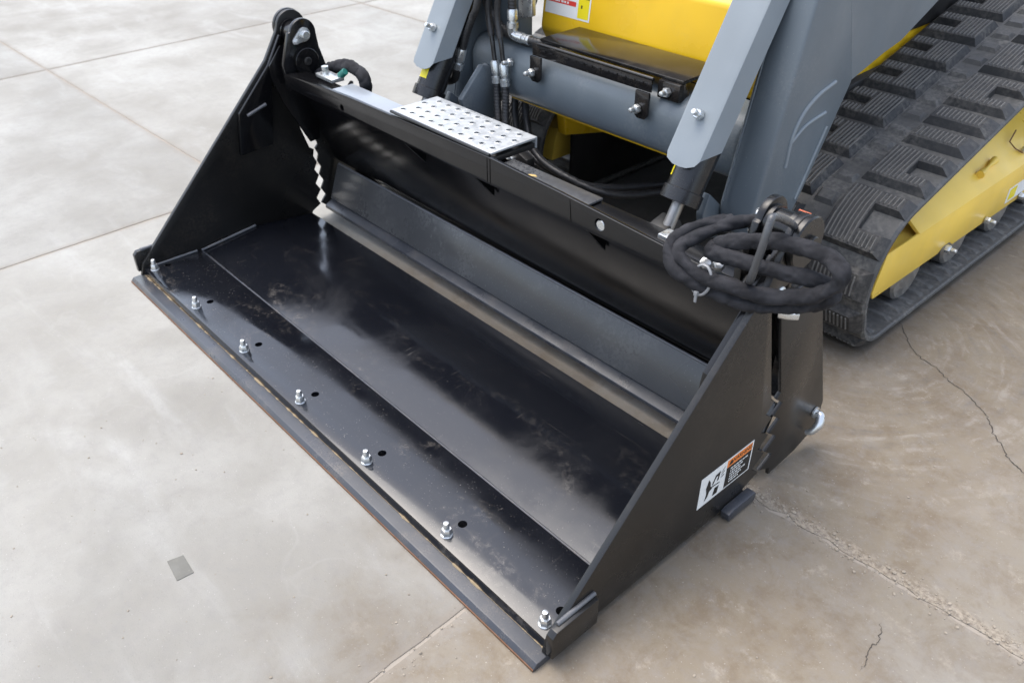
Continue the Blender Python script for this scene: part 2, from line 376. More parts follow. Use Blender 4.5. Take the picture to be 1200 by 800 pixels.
# ------------------------------------------------------------------ the ground
bm = bmesh.new(); S = 150
bm.faces.new([bm.verts.new(v) for v in ((-S,-S,-.0032),(S,-S,-.0032),(S,S,-.0032),(-S,S,-.0032))])
ground = finish('ground', bm, DIRT, None, 0); ground['kind'] = 'structure'; ground['label'] = 'grey concrete yard of square cast slabs'
A = .034; GO = Vector((-.45, .665)); PU, PV = 2.29, 2.27
def slab_pt(u, v): return (GO.x + u*cos(A) - v*sin(A), GO.y + u*sin(A) + v*cos(A))
for i in range(-4, 4):
    for j in range(-3, 5):
        g = .0045; r_ = random.Random(i*31+j)
        bm = bmesh.new(); N = 60
        def edge(u0, v0, u1, v1):
            out = []
            for k in range(N):
                t = k/N; jx = 0 if k == 0 else (.014 if abs(v0-v1) < .01 and abs(v0) < .1 and min(u0,u1) > 2 else .0035)*noise.noise(Vector((u0*9+u1*3+k*.7, v0*7+v1*2, k*1.3)))
                out.append((u0+(u1-u0)*t + (jx if u0 == u1 else 0), v0+(v1-v0)*t + (jx if v0 == v1 else 0)))
            return out
        u0, u1, v0, v1 = i*PU+g, (i+1)*PU-g, j*PV+g, (j+1)*PV-g
        pts = edge(u0, v0, u1, v0)+edge(u1, v0, u1, v1)+edge(u1, v1, u0, v1)+edge(u0, v1, u0, v0)
        zt = 0.0
        top = [bm.verts.new((*slab_pt(*p), zt)) for p in pts]
        mid = [bm.verts.new((*slab_pt(*p), zt-.0014)) for p in pts]; bot = [bm.verts.new((*slab_pt(*p), -.0029)) for p in pts]
        cu, cv = (u0+u1)/2, (v0+v1)/2
        for vtx, p in zip(top, pts):
            du, dv = cu-p[0], cv-p[1]; q = (p[0]+(.003 if du > 0 else -.003), p[1]+(.003 if dv > 0 else -.003))
            vtx.co = (*slab_pt(*q), zt)
        bm.faces.new(top); n = len(pts)
        for a, b in ((top, mid), (mid, bot)):
            for k in range(n): bm.faces.new((a[k], b[k], b[(k+1) % n], a[(k+1) % n]))
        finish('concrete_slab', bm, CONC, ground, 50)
def ribbon(name, pts, wdt, z, mat, seed=0):
    P = spline([(x, y, 0) for x, y in pts], 8); bm = bmesh.new(); L = []; R = []
    for i, p in enumerate(P):
        d = (P[min(i+1, len(P)-1)]-P[max(0, i-1)]).normalized(); nrm = Vector((-d.y, d.x, 0))
        ww = wdt*(.35 + .9*abs(noise.noise(Vector((i*.45+seed, seed, 0)))))*min(1, (len(P)-1-i)/8+.15, i/8+.15)
        q = p + nrm*.010*noise.noise(Vector((i*.6, seed, 3)))
        L.append(bm.verts.new((q+nrm*ww).to_tuple()[:2]+(z,))); R.append(bm.verts.new((q-nrm*ww).to_tuple()[:2]+(z,)))
    for i in range(len(L)-1): bm.faces.new((L[i], R[i], R[i+1], L[i+1]))
    return finish(name, bm, mat, ground, 0)
ribbon('crack', [(1.94,1.80),(1.999,1.73),(2.05,1.67),(2.102,1.636),(2.16,1.62),(2.205,1.589),(2.26,1.57),(2.334,1.524),(2.37,1.49),(2.405,1.44),(2.44,1.41),(2.465,1.378),(2.508,1.353),(2.56,1.345)], .0024, .0015, CRACK, 2)
ribbon('crack', [(2.50,.64),(2.518,.596),(2.515,.56),(2.526,.528),(2.528,.501)], .0018, .0015, CRACK, 9)
# square mortared pocket in the near slab
bm = bmesh.new(); prism(bm, [(1.296,-.436),(1.304,-.400),(1.369,-.404),(1.366,-.443)], -.001, .0016, 2)
finish('mortar_patch', bm, PGREY, ground, 0, .0006)
# broken joint on the right: loose grit, and scattered crumbs
bm = bmesh.new()
def pebble(x, y, r, rr):
    m_ = Matrix.Translation((x, y, r*.35)) @ Matrix.Rotation(rr.uniform(0, 6), 4, 'Z') @ Matrix.Diagonal((r*rr.uniform(.8,1.5), r, r*rr.uniform(.5,.8), 1))
    bmesh.ops.create_icosphere(bm, subdivisions=1, radius=1, matrix=m_)
rr = random.Random(3)
for k in range(800):
    u = rr.uniform(2.45, 3.6); off = rr.gauss(0, .022) + .012; x, y = slab_pt(u, off)
    pebble(x, y, min(.0075, .0008+rr.expovariate(1/.0010)), rr)
for k in range(260):
    v = rr.uniform(-1.6, -.4); x, y = slab_pt(2.29+rr.gauss(.01, .03), v); pebble(x, y, .0008+rr.expovariate(1/.0009), rr)
for k in range(900):
    x = rr.uniform(.6, 3.0); y = rr.uniform(-.9, 1.4); pebble(x, y, .0006+min(.003, rr.expovariate(1/.0006)), rr)
for v in bm.verts: v.co += Vector(noise.noise_vector(v.co*400))*.0006
grit = finish('loose_grit', bm, STONE, None, 40); grit['kind'] = 'stuff'; grit['label'] = 'loose grit and crumbs along the broken slab joint'

# ------------------------------------------------------------------ the bucket
W = 2.08
B = thing('loader_bucket', 'wide glossy black multi-purpose loader bucket lying open on the concrete', 'bucket', (1.04, .5, 0))
bm = bmesh.new()
prism(bm, [(0,0),(0,.008),(.010,.0185),(.16,.0185),(.16,0)], 0, W); finish('bolt_on_edge', bm, EDGE, B, 35, .0015)
bm = bmesh.new(); prism(bm, [(.002,-.0004),(-.0016,.001),(-.0016,.0066),(.001,.0078),(.003,.004)], .001, W-.001)
finish('worn_lip', bm, RUST, B, 35)
bm = bmesh.new(); prism(bm, [(.046,.020),(.050,.044),(.258,.044),(.258,.020)], .004, W-.004)
base_edge = finish('base_edge', bm, FLOOR, B, 35, .0012)
bx = [.046 + k*.3313 for k in range(7)]
bm = bmesh.new(); tube(bm, [(.02+2.04*i/500, .0455, .0190) for i in range(501)], .004, 6, 1, lambda s, a, p: .0005+.0062*max(0, noise.noise(p*35)+.35*noise.noise(p*140)), False); finish('packed_dirt', bm, TANP, B, 40)
cut(base_edge, [lambda b, x=x: cyl(b, (x, .124, .012), (x, .124, .06), .0115, 20) for x in bx])
for x in bx: bolt(B, (x, .0765, .044), (0,0,1), True)
# floor sheet: slight knuckle, ends short of the blade
bm = bmesh.new(); prism(bm, [(.2585,.024),(.2585,.036),(.47,.061),(.50,.062),(.73,.036),(.729,.024),(.50,.050),(.47,.049)], .021, W-.021)
finish('floor_plate', bm, FLOOR, B, 20, .001)
bead('weld_bead', (.03,.262,.040), (W-.03,.262,.040), .0045, B, EDGE)
TEETH = [(.800,.262),(.775,.235),(.812,.205),(.772,.178),(.815,.148),(.762,.120),(.818,.090),(.748,.062),(.805,.030)]
gapf0 = [(.668,.612),(.762,.300),(.780,.288),(.763,.262),(.785,.235),(.760,.207),(.786,.179),(.757,.149),(.785,.119),(.752,.089),(.776,.060),(.727,.040)]
gapr0 = [(.708,.600),(.802,.302),(.788,.288),(.808,.260),(.790,.235),(.813,.206),(.791,.179),(.816,.148),(.790,.119),(.816,.088),(.782,.060),(.820,.036)]
for sgn, xo in ((0, 0.0), (1, W)):
    X = (lambda d: xo + (d if sgn == 0 else -d))     # d measured inwards from the outer face
    wd = (.012, .014) if sgn else (-.010, -.009)
    gapf = [(y-(wd[0] if y < .77 and z < .27 else 0), z) for y, z in gapf0]; gapr = [(y+(wd[1] if y > .80 and z < .27 else 0), z) for y, z in gapr0]
    lc = (.736,.731) if sgn else (.760,.750)
    # front plate of the clam, running up into the outer pivot lug
    pts = [(.036,.020),(.050,.064),(.640,.654),(lc[0]-.062,lc[1]-.008)] + arc(lc[0],lc[1],.056,170,0,12) + [(lc[0]+.056,.70),(.775,.655),(.745,.640),(.690,.628)] + gapf + [(.730,.024)]
    bm = bmesh.new(); prism(bm, pts, X(0), X(.016))
    finish('side_plate', bm, BLKO, B, 35, .0022)
    # rear plate with saw teeth
    pts = gapr + [(.836,.012),(.95,.022),(1.020,.045),(1.049,.085),(1.052,.140),(.911,.495),(.868,.602)]
    bm = bmesh.new(); prism(bm, pts, X(.001), X(.011)); finish('rear_side_plate', bm, BLKO, B, 35, .0022)
    # welded doubler inside the top of the front plate
    bm = bmesh.new(); prism(bm, [(.478,.350),(.500,.500),(.640,.642),(.700,.735),(.712,.73),(.655,.650),(.640,.55),(.61,.36)], X(.0162), X(.033)); finish('doubler_plate', bm, BLK, B, 35, .003)
    bead('weld_bead', (X(.036),.528,.488), (X(.036),.605,.512), .006, B)
    bm = bmesh.new(); prism(bm, [(.640,.640),(.69,.70),(.80,.70),(.80,.335),(.757,.332),(.706,.435),(.672,.50),(.640,.60)], X(.0335), X(.042)); finish('gap_backing', bm, BLK, B, 35, .001)
    # floor to side weld
    for p0, p1 in (((X(.022),.08,.046),(X(.022),.245,.046)), ((X(.022),.262,.042),(X(.022),.485,.066))):
        bead('weld_bead', p0, p1, .005, B)
    # side cutter block
    bm = bmesh.new(); prism(bm, [(.034,.030),(.034,.094),(.046,.106),(.168,.108),(.168,.030)], X(-.0004), X(-.019)); finish('side_cutter', bm, BLKO, B, 35, .0012)
    bead('weld_bead', (X(-.004),.060,.108), (X(-.004),.17,.111), .006, B)
    # rub bar stub poking out under the side plate
    bm = bmesh.new(); prism(bm, [(.630,.006),(.626,.030),(.645,.036),(.735,.036),(.742,.028),(.738,.006)], X(-.0004), X(-.026)); finish('wear_block', bm, EDGE, B, 35, .003)
    # inner pivot lug growing out of the spill guard
    xi = .10
    pts = [(.672,.560),(.664,.650),(.700,.752)] + arc(.757,.742,.050,165,-5,12) + [(.812,.690),(.838,.600),(.838,.555)]
    bm = bmesh.new(); prism(bm, pts, X(xi-.018), X(xi)); finish('pivot_lug', bm, BLK, B, 35, .0025)
    # rollers and pins between lugs
    for (cy, cz, r) in ((.750,.738,.042), (.752,.650,.030)):
        bm = bmesh.new(); rings(bm, [(.0, r), (.012, r), (.013, r*.86), (.049, r*.86), (.050, r), (.061, r)], (X(.0205), cy, cz), (1 if sgn == 0 else -1, 0, 0), 28)
        finish('pin_bush', bm, BLK, B, 35)
    dx = 1 if sgn == 0 else -1
    bm = bmesh.new(); cyl(bm, (X(xi+.0002),.752,.650), (X(xi+.014),.752,.650), .046, 36); disc = finish('pivot_disc', bm, BLK, B, 35)
    bm = bmesh.new(); rings(bm, [(0,.014),(.005,.014),(.007,.012),(.007,.008),(.003,.007)], (X(xi+.0142),.752,.652), (dx,0,0), 20); finish('pin_end', bm, DARKM, disc, 35)
    # zinc keeper plate with bolt
    bm = bmesh.new(); prism(bm, arc(.757,.740,.024,-100,120,9) + arc(.722,.722,.012,130,235,5), X(xi+.0003), X(xi+.007)); kp = finish('keeper_plate', bm, ZINC, B, 35, .001)
    bm = bmesh.new(); rings(bm, [(0,.0145),(.012,.0145),(.014,.0125)], (X(xi+.0072),.757,.740), (dx,0,0), 24); finish('pin_head', bm, ZINC, kp, 35)
    bm = bmesh.new(); rings(bm, [(0,.009),(.007,.009),(.008,.007)], (X(xi+.0072),.722,.722), (dx,0,0), 6); finish('keeper_bolt', bm, ZINC, kp, 35)
    # outer face disc with boss
    bm = bmesh.new(); cyl(bm, (X(-.0003),lc[0],lc[1]), (X(-.016),lc[0],lc[1]), .058, 40, .003); od = finish('outer_disc', bm, BLKO, B, 35)
    bm = bmesh.new(); rings(bm, [(0,.019),(.008,.019),(.010,.017),(.010,.0)], (X(-.0163),lc[0]+.004,lc[1]-.002), (-dx,0,0), 26); finish('pin_end', bm, BLKO, od, 35)
    # gusset strip at rear seen past the left lug
    # hook-shaped zinc cleat low on the rear plate
    if sgn == 1:
        c0 = Vector((X(-.001), 1.012, .118)); dn = Vector((0,-.030,-.040))
        bm = bmesh.new(); tube(bm, [c0, c0+Vector((.016,.001,.003)), c0+Vector((.024,-.010,-.014)), c0+Vector((.018,-.024,-.034)), c0+Vector((.004,-.030,-.045))], .012, 12, 6, lambda s, a, p: .012*(1-.35*max(0, s-.045)/.03)); gz = finish('grease_cap', bm, ZINC, B, 40)
        bm = bmesh.new(); rings(bm, [(0,.016),(.004,.016),(.006,.012)], (X(-.0003),1.016,.122), (1,0,0), 18); finish('washer', bm, ZINC, gz, 35)
# spill guard across the top
bm = bmesh.new()
tops = [(.10,.622),(.30,.636),(.50,.645),(.80,.650),(1.19,.655),(1.45,.647),(1.74,.634),(1.98,.622)]
prism(bm, [(.10,.577)] + tops + [(1.98,.577)], .661, .673, 1)
guard = finish('spill_guard', bm, BLK, B, 35, .0022)
cut(guard, [lambda b: cyl(b, (1.60,.64,.610), (1.60,.70,.610), .016, 24), lambda b: cyl(b, (.464,.64,.598), (.464,.70,.600), .011, 20)])
for x in (1.185, 1.197): bead('weld_bead', (x,.6605,.580), (x,.6605,.652), .0013, B, BLK)
bead('weld_bead', (1.505,.6605,.580), (1.498,.6605,.640), .0012, B, BLK)
bm = bmesh.new(); rings(bm, [(0,.013),(.002,.0148),(.004,.013)], (1.60,.668,.606), (0,-1,0), 20); finish('hole_bush', bm, ZINC, B)
# back sheet, blade and ledge of the mouldboard
bm = bmesh.new(); prism(bm, [(.759,.578),(.766,.50),(.812,.375),(.863,.237),(.875,.218),(.885,.222),(.873,.243),(.822,.380),(.776,.503),(.769,.578)], .021, W-.021)
finish('back_sheet', bm, BLK, B, 40, .0008)
bm = bmesh.new(); prism(bm, [(.8115,.079),(.861,.212),(.876,.206),(.8265,.073)], .036, W-.036); finish('back_blade', bm, BLADE, B, 35, .0015)
bead('weld_bead', (.05,.861,.2165), (W-.05,.861,.2165), .004, B)
bm = bmesh.new(); prism(bm, [(.784,.046),(.7845,.058),(.818,.074),(.84,.074),(.84,.046)], .034, W-.034); finish('blade_lip', bm, EDGE, B, 35, .0012)
bm = bmesh.new(); prism(bm, [(.676,.590),(.676,.622),(.742,.622),(.79,.56),(.96,.36),(1.0,.20),(.96,.17),(.90,.16),(.888,.26),(.80,.50),(.775,.590)], .105, W-.105); finish('mouldboard_body', bm, BLK, B, 35, .002)
for x in (.76, 1.09, 1.53):
    bm = bmesh.new(); prism(bm, [(.6735,.577),(.764,.577),(.764,.475)], x-.006, x+.006); finish('gusset', bm, BLK, B, 35, .001)
bm = bmesh.new(); box(bm, (.395,.6735,.6225), (.731,.752,.6405)); finish('top_plate', bm, GREYP, B, 35, .0015)
# black box tube to the right of the tread plate
bm = bmesh.new()
box(bm, (1.205,.6735,.6255), (1.535,.742,.632)); finish('top_box', bm, BLADE, B, 35, .0015)
bm = bmesh.new(); box(bm, (1.205,.735,.585), (1.535,.742,.6254)); finish('top_box_side', bm, BLK, B, 35, .0012)
bm = bmesh.new(); prism(bm, [(1.300,.690),(1.308,.704),(1.322,.712),(1.334,.706),(1.322,.700),(1.318,.690),(1.324,.680),(1.312,.684)], .6322, .6326, 2); finish('paint_chip', bm, PTAN, B, 0)
# bare perforated tread plate
bm = bmesh.new(); prism(bm, [(.672,.656),(.672,.662),(.846,.662),(.846,.630),(.840,.630),(.840,.656)], .733, 1.187)
tread = finish('tread_plate', bm, GALV, B, 35, .001)
holes = []
for r in range(4):
    for c in range(10):
        x = .757 + c*.0455 + (.0228 if r % 2 else 0); y = .697 + r*.040
        if x < 1.178: holes.append((x, y))
cut(tread, [lambda b, q=q: cyl(b, (q[0],q[1],.64), (q[0],q[1],.67), .0072, 14) for q in holes])
bm = bmesh.new()
for x, y in holes:
    ra, rb = [[bm.verts.new((x+r*cos(2*pi*k/12), y+r*sin(2*pi*k/12), z)) for k in range(12)] for r, z in ((.0112,.6622),(.0074,.6640))]
    for k in range(12): bm.faces.new((ra[k], ra[(k+1) % 12], rb[(k+1) % 12], rb[k]))
pr = finish('punched_rims', bm, GALV, tread, 60); pr['kind'] = 'stuff'
bm = bmesh.new(); box(bm, (.735,.6735,.630), (1.185,.838,.645)); finish('tread_support', bm, DARKM, B, 35, .001)
bm = bmesh.new(); tube(bm, [(.733,.669,.657),(1.187,.669,.657)], .0045, 8, 20); finish('tread_nosing', bm, BLK, B, 40)
# shop warning decal on the right outer face
DM = Matrix(((0,0,1,W+.0006),(1,0,0,0),(0,1,0,0),(0,0,0,1)))       # x->y, y->z, z->+x
def rect(name, y0, z0, y1, z1, lift, mat, parent):
    bm = bmesh.new(); bm.faces.new([bm.verts.new((W+lift, a, b)) for a, b in ((y0,z0),(y1,z0),(y1,z1),(y0,z1))]); return finish(name, bm, mat, parent, 0)
def poly(name, pts, lift, mat, parent):
    bm = bmesh.new(); bm.faces.new([bm.verts.new((W+lift, a, b)) for a, b in pts]); return finish(name, bm, mat, parent, 0)
bm = bmesh.new(); box(bm, (W+.0002,.517,.107), (W+.0007,.721,.203)); dec = finish('warning_decal', bm, PWHITE, B, 0)
dec['label'] = 'white, orange and black crush warning decal on the near side plate'
rect('decal_header', .617,.176,.716,.199,.0010,PORANGE,dec); rect('decal_panel', .617,.111,.716,.1755,.0010,PBLACK,dec)
text('decal_word', 'WARNING', .017, PBLACK, dec, Matrix.Translation((.0007,.675,.1875)) @ DM)
poly('decal_symbol', [(.622,.181),(.640,.181),(.631,.196)], .0013, PBLACK, dec)
rl = random.Random(5)
for k in range(6):
    zz = .165 - k*.0085; y = .634; ln = [.062,.048,.040,.058,.044,.034][k]; bm = bmesh.new(); 
    while y < .634+ln:
        wd = rl.uniform(.004,.011); bm.faces.new([bm.verts.new((W+.0013, a, b)) for a, b in ((y,zz-.0022),(y+wd,zz-.0022),(y+wd,zz+.0022),(y,zz+.0022))]); y += wd+.0022
    finish('decal_text_line', bm, PWHITE, dec, 0)
poly('decal_pictogram', [(.541,.118),(.546,.140),(.541,.160),(.548,.184),(.556,.172),(.560,.150),(.568,.147),(.556,.142),(.552,.128)], .0013, PBLACK, dec)
poly('decal_pictogram', [(.572,.116),(.590,.116),(.594,.139),(.578,.139)], .0013, PBLACK, dec)
poly('decal_pictogram', [(.563,.158),(.574,.182),(.592,.185),(.588,.160),(.581,.158),(.585,.176),(.577,.174),(.568,.156)], .0013, PBLACK, dec)
poly('decal_pictogram', [(.558,.150),(.594,.146),(.595,.149),(.560,.154)], .0013, PBLACK, dec)
for a in (0, 1, 2): poly('decal_pictogram', [(.596,.160+a*.008),(.609,.163+a*.012),(.609,.166+a*.012),(.596,.162+a*.008)], .0013, PBLACK, dec)
# hydraulic clam cylinder glands and hose guide at the right corner
bm = bmesh.new(); rings(bm, [(0,.030),(.02,.030),(.021,.036),(.032,.036),(.033,.030),(.040,.034),(.052,.034),(.054,.022),(.075,.020)], (1.985,.700,.600), (.95,.1,.12), 28)
gl = finish('cylinder_gland', bm, CYL, B, 30)
for t, r in ((.002,.0335),(.012,.0335),(.043,.036),):
    bm = bmesh.new(); rings(bm, [(0,r-.002),(.002,r),(.006,r),(.008,r-.002)], Vector((1.985,.700,.600))+Vector((.95,.1,.12)).normalized()*t, (.95,.1,.12), 28); finish('gland_ring', bm, STEEL, gl, 30)
bm = bmesh.new(); rings(bm, [(0,.024),(.03,.026),(.040,.020),(.046,.006)], (2.045,.694,.612), (.9,-.05,.15), 24); finish('zinc_cap', bm, ZINC, B, 30)
for p_ in ((1.915,.655,.632), (1.940,.668,.636)):
    bm = bmesh.new(); rings(bm, [(0,.013),(.022,.013)], p_, (.3,-.5,.8), 6); finish('hose_fitting', bm, ZINC, B, 30, .001)
bm = bmesh.new(); box(bm, (1.93,.674,.575), (2.058,.715,.607)); finish('cylinder_mount', bm, BLK, B, 35, .004)
bm = bmesh.new(); tube(bm, [(2.072,.76,.730),(2.072,.74,.742),(2.078,.68,.789),(2.079,.61,.828),(2.083,.59,.822),(2.085,.575,.778),(2.075,.575,.71),(2.058,.60,.68)], .0078, 14, 8); finish('hose_guide', bm, BLADE, B, 40)
bm = bmesh.new(); prism(bm, [(2.085,.690,),(2.10,.664),(2.12,.675),(2.135,.69),(2.11,.70)], .585, .60, 2); finish('zinc_bracket', bm, ZINC, B, 30, .002)
bm = bmesh.new(); box(bm, (1.745,.700,.618), (1.80,.742,.630)); finish('zinc_block', bm, ZINC, B, 30, .003)
bm = bmesh.new(); cyl(bm, (1.70,.74,.600), (1.74,.745,.604), .014, 18); finish('hose_fitting', bm, ZINC, B, 30)
bm = bmesh.new(); box(bm, (.21,.722,.626), (.315,.772,.640)); zb = finish('zinc_block', bm, ZINC, B, 30, .003)
bm = bmesh.new(); rings(bm, [(0,.013),(.022,.013)], (.235,.748,.6402), (0,0,1), 6); finish('fitting_nut', bm, ZINC, zb, 30)
bm = bmesh.new(); cyl(bm, (.30,.765,.6402), (.325,.772,.660), .012, 16); finish('teal_cap', bm, TEAL, zb, 30)

# ------------------------------------------------------------------ hoses that hang on the bucket
def lift(x, y, z): return (x, y, z)
HC = thing('hose_bundle', 'coiled hydraulic hoses in wrinkled black fabric sleeve over the near bucket corner', 'hose', (2.03,.64,.64))
s1 = [(1.969,.750,.742),(1.935,.690,.738),(1.905,.610,.725),(1.893,.560,.708),(1.915,.545,.694),(1.955,.545,.682),(1.995,.552,.672),(2.045,.572,.665),(2.10,.592,.664),(2.150,.628,.668),(2.188,.672,.676),(2.203,.720,.690),(2.185,.752,.700),(2.135,.772,.706),(2.075,.766,.708),(2.025,.748,.706),(1.975,.702,.704),(1.943,.658,.700),(1.937,.642,.690)]
s2 = [(1.925,.700,.738),(1.898,.650,.738),(1.877,.595,.722),(1.876,.555,.700),(1.905,.528,.676),(1.955,.540,.656),(2.01,.560,.642),(2.065,.585,.632),(2.12,.618,.630),(2.165,.655,.636),(2.195,.695,.650),(2.190,.722,.662),(2.150,.722,.670),(2.095,.705,.672),(2.045,.690,.674),(1.995,.670,.678),(1.955,.640,.680),(1.938,.625,.690),(1.938,.640,.700)]
EYE = Vector((2.804, -.711, 1.548))
def nearer(p, t): p = Vector(p); return tuple(p + (EYE-p)*t)
ws = [0,0,0,0,0,0,0,0,0,.01,.03,.055,.075,.08,.078,.07,.05,.03,.02]
s1 = [nearer(p, t) for p, t in zip(s1, ws)]; s2 = [nearer(p, t*.62) for p, t in zip(s2, ws)]
HCC = Vector((2.035,.645,.693)); s1 = [HCC+(Vector(p)-HCC)*.92 for p in s1]; s2 = [HCC+(Vector(p)-HCC)*.92 for p in s2]
for k, s in enumerate((s1, s2)):
    finish('hose_sleeve', tube(bmesh.new(), [Vector(p) + noise.noise_vector(Vector(p)*14 + Vector((k*9, 0, 0)))*.007 for p in s], .0165, 24, 36, sleeve(.0172, k+1)), FABRIC, HC, 80)
bm = bmesh.new(); tube(bm, [(1.980+.022*cos(a), .549+.007*sin(a), .670+.031*sin(a)) for a in [2*pi*i/14 for i in range(15)]], .0032, 6, 3)
tie = finish('cable_tie', bm, TIE, HC, 60)
bm = bmesh.new(); box(bm, (1.976,.534,.638), (1.984,.543,.648)); box(bm, (1.977,.536,.622), (1.983,.539,.6375)); finish('tie_tail', bm, TIE, tie, 30, .0006)
bm = bmesh.new(); rings(bm, [(0,.014),(.025,.014),(.026,.017),(.04,.017)], (1.966,.748,.744), (.4,.8,.1), 12); finish('end_fitting', bm, ZINC, HC, 30)
bm = bmesh.new(); box(bm, (2.022,.806,.738), (2.050,.812,.756)); finish('orange_tag', bm, PINK, HC, 0)
HL = thing('sleeved_hose', 'short sleeved black hydraulic hose bent over the far bucket corner', 'hose', (.3,.80,.62))
finish('hose_sleeve', tube(bmesh.new(), [(.110,.790,.595),(.150,.795,.615),(.205,.800,.640),(.27,.802,.663),(.335,.80,.668),(.385,.80,.655),(.403,.80,.628),(.398,.80,.604)], .021, 18, 16, sleeve(.0215, 5)), FABRIC, HL, 80)
bm = bmesh.new(); cyl(bm, (.398,.80,.606), (.394,.80,.585), .014, 16); finish('hose_ferrule', bm, ZINC, HL, 30)
finish('thin_hose', tube(bmesh.new(), [(.29,.80,.590),(.312,.79,.605),(.335,.785,.622)], .007, 10, 8), HOSE, HL, 60)

# ------------------------------------------------------------------ the track loader
T = thing('compact_track_loader', 'yellow and grey compact loader on rubber tracks behind the bucket', 'loader', (1.04, 2.2, 0))
# --- track path (inner face of the belt)
C1, R1, C2, R2, C3, R3 = (1.65,.258), .208, (2.92,.625), .175, (3.10,.235), .185
def tang(ca, ra, cb, rb):
    dy, dz = cb[0]-ca[0], cb[1]-ca[1]; L = sqrt(dy*dy+dz*dz); ph = math.atan2(dz, dy); off = math.acos((ra-rb)/L); return ph+off
aT = tang(C1, R1, C2, R2); aR = tang(C2, R2, C3, R3)
bot = -pi/2
def dens(ca, ra, a0, a1, n): return [(ca[0]+ra*cos(a0+(a1-a0)*i/n), ca[1]+ra*sin(a0+(a1-a0)*i/n), cos(a0+(a1-a0)*i/n), sin(a0+(a1-a0)*i/n)) for i in range(n+1)]
a0 = 2*pi*.75
C0, R0 = (1.60,.175), .13; aN = tang(C0, R0, C1, R1)-2*pi
path = dens(C0, R0, -pi/2, aN, 16) + dens(C1, R1, aN, aT-2*pi, 40)[1:]          # clockwise: bottom, front, top
last = path[-1]; c2a = dens(C2, R2, aT, aR, 24); c3a = dens(C3, R3, aR, -pi/2, 24)
def straight(a, b, n):
    return [(a[0]+(b[0]-a[0])*i/n, a[1]+(b[1]-a[1])*i/n, b[2], b[3]) for i in range(1, n)]
path = path + straight(path[-1], c2a[0], 40) + c2a + straight(c2a[-1], c3a[0], 12) + c3a + straight(c3a[-1], path[0], 40)
cum = [0]
for a, b in zip(path, path[1:]+path[:1]): cum.append(cum[-1] + sqrt((a[0]-b[0])**2+(a[1]-b[1])**2))
LEN = cum[-1]
import bisect
def surf(s, h):
    s %= LEN; i = min(bisect.bisect_right(cum, s)-1, len(path)-1); a = path[i]; b = path[(i+1) % len(path)]
    t = (s-cum[i])/max(1e-9, cum[i+1]-cum[i]); y, z, ny, nz = [a[k]+(b[k]-a[k])*t for k in range(4)]
    l = sqrt(ny*ny+nz*nz); return y+ny/l*h, z+nz/l*h
# s at the front of the nose where the first C lug starts (y = 1.40, z about .335)
S0 = min((abs(surf(s/500*1.2, .03)[1]-.325)+ (0 if surf(s/500*1.2,.03)[0] < 1.5 else 9), s/500*1.2) for s in range(500))[1]
def block(bm, s0, s1, x0, x1, h0, h1, taper, n=4):
    """tapered rubber block; taper = (s0,s1,x0,x1) inset of the top"""
    lo, hi = [], []
    for k in range(n+1):
        t = k/n
        for lst, h, ins in ((lo, h0, 0), (hi, h1, 1)):
            s = (s0+taper[0]*ins) + t*((s1-taper[1]*ins)-(s0+taper[0]*ins)); y, z = surf(s, h)
            lst.append((bm.verts.new((x0+taper[2]*ins, y, z)), bm.verts.new((x1-taper[3]*ins, y, z))))
    for k in range(n):
        bm.faces.new((hi[k][0], hi[k][1], hi[k+1][1], hi[k+1][0])); bm.faces.new((lo[k][0], lo[k+1][0], lo[k+1][1], lo[k][1]))
        bm.faces.new((lo[k][0], hi[k][0], hi[k+1][0], lo[k+1][0])); bm.faces.new((lo[k][1], lo[k+1][1], hi[k+1][1], hi[k][1]))
    bm.faces.new((lo[0][0], lo[0][1], hi[0][1], hi[0][0])); bm.faces.new((lo[n][0], hi[n][0], hi[n][1], lo[n][1]))
TB, TT = .021, .044
def ridges(bm, s0, s1, x0, x1, step=.0128):
    x = x0+.008
    while x+.008 < x1:
        f0 = len(bm.faces); block(bm, s0+.004, s1-.004, x, x+.0052, TT-.001, TT+.0045, (.002,.002,.0012,.0012), 3); x += step
        bm.faces.ensure_lookup_table()
        for f in bm.faces[f0:]: f.material_index = 1
def lug_C(bm, s, x0, x1, flip, L=.186):
    """C-shaped lug: spine on the groove side, open towards the belt edge"""
    sp = .105; tp = .012
    if not flip:
        a, b, c = x0, x0+sp, x1
        block(bm, s, s+L, a, b, TB, TT, (tp,tp,tp,0)); block(bm, s, s+.062, b, c, TB, TT, (tp,.006,0,.022), 2); block(bm, s+L-.062, s+L, b, c, TB, TT, (.006,tp,0,.022), 2)
        ridges(bm, s+tp, s+L-tp, a+tp, b); ridges(bm, s+tp, s+.056, b, c-.022); ridges(bm, s+L-.056, s+L-tp, b, c-.022)
    else:
        a, b, c = x0, x1-sp, x1
        block(bm, s, s+L, b, c, TB, TT, (tp,tp,0,tp)); block(bm, s, s+.062, a, b, TB, TT, (tp,.006,.022,0), 2); block(bm, s+L-.062, s+L, a, b, TB, TT, (.006,tp,.022,0), 2)
        ridges(bm, s+tp, s+L-tp, b, c-tp); ridges(bm, s+tp, s+.056, a+.022, b); ridges(bm, s+L-.056, s+L-tp, a+.022, b)
def lug_bar(bm, s, x0, x1, flip):
    block(bm, s, s+.092, x0, x1, TB, TT, (.014,.014,.016 if not flip else .03,.03 if not flip else .016), 2); ridges(bm, s+.016, s+.076, x0+.02, x1-.03)
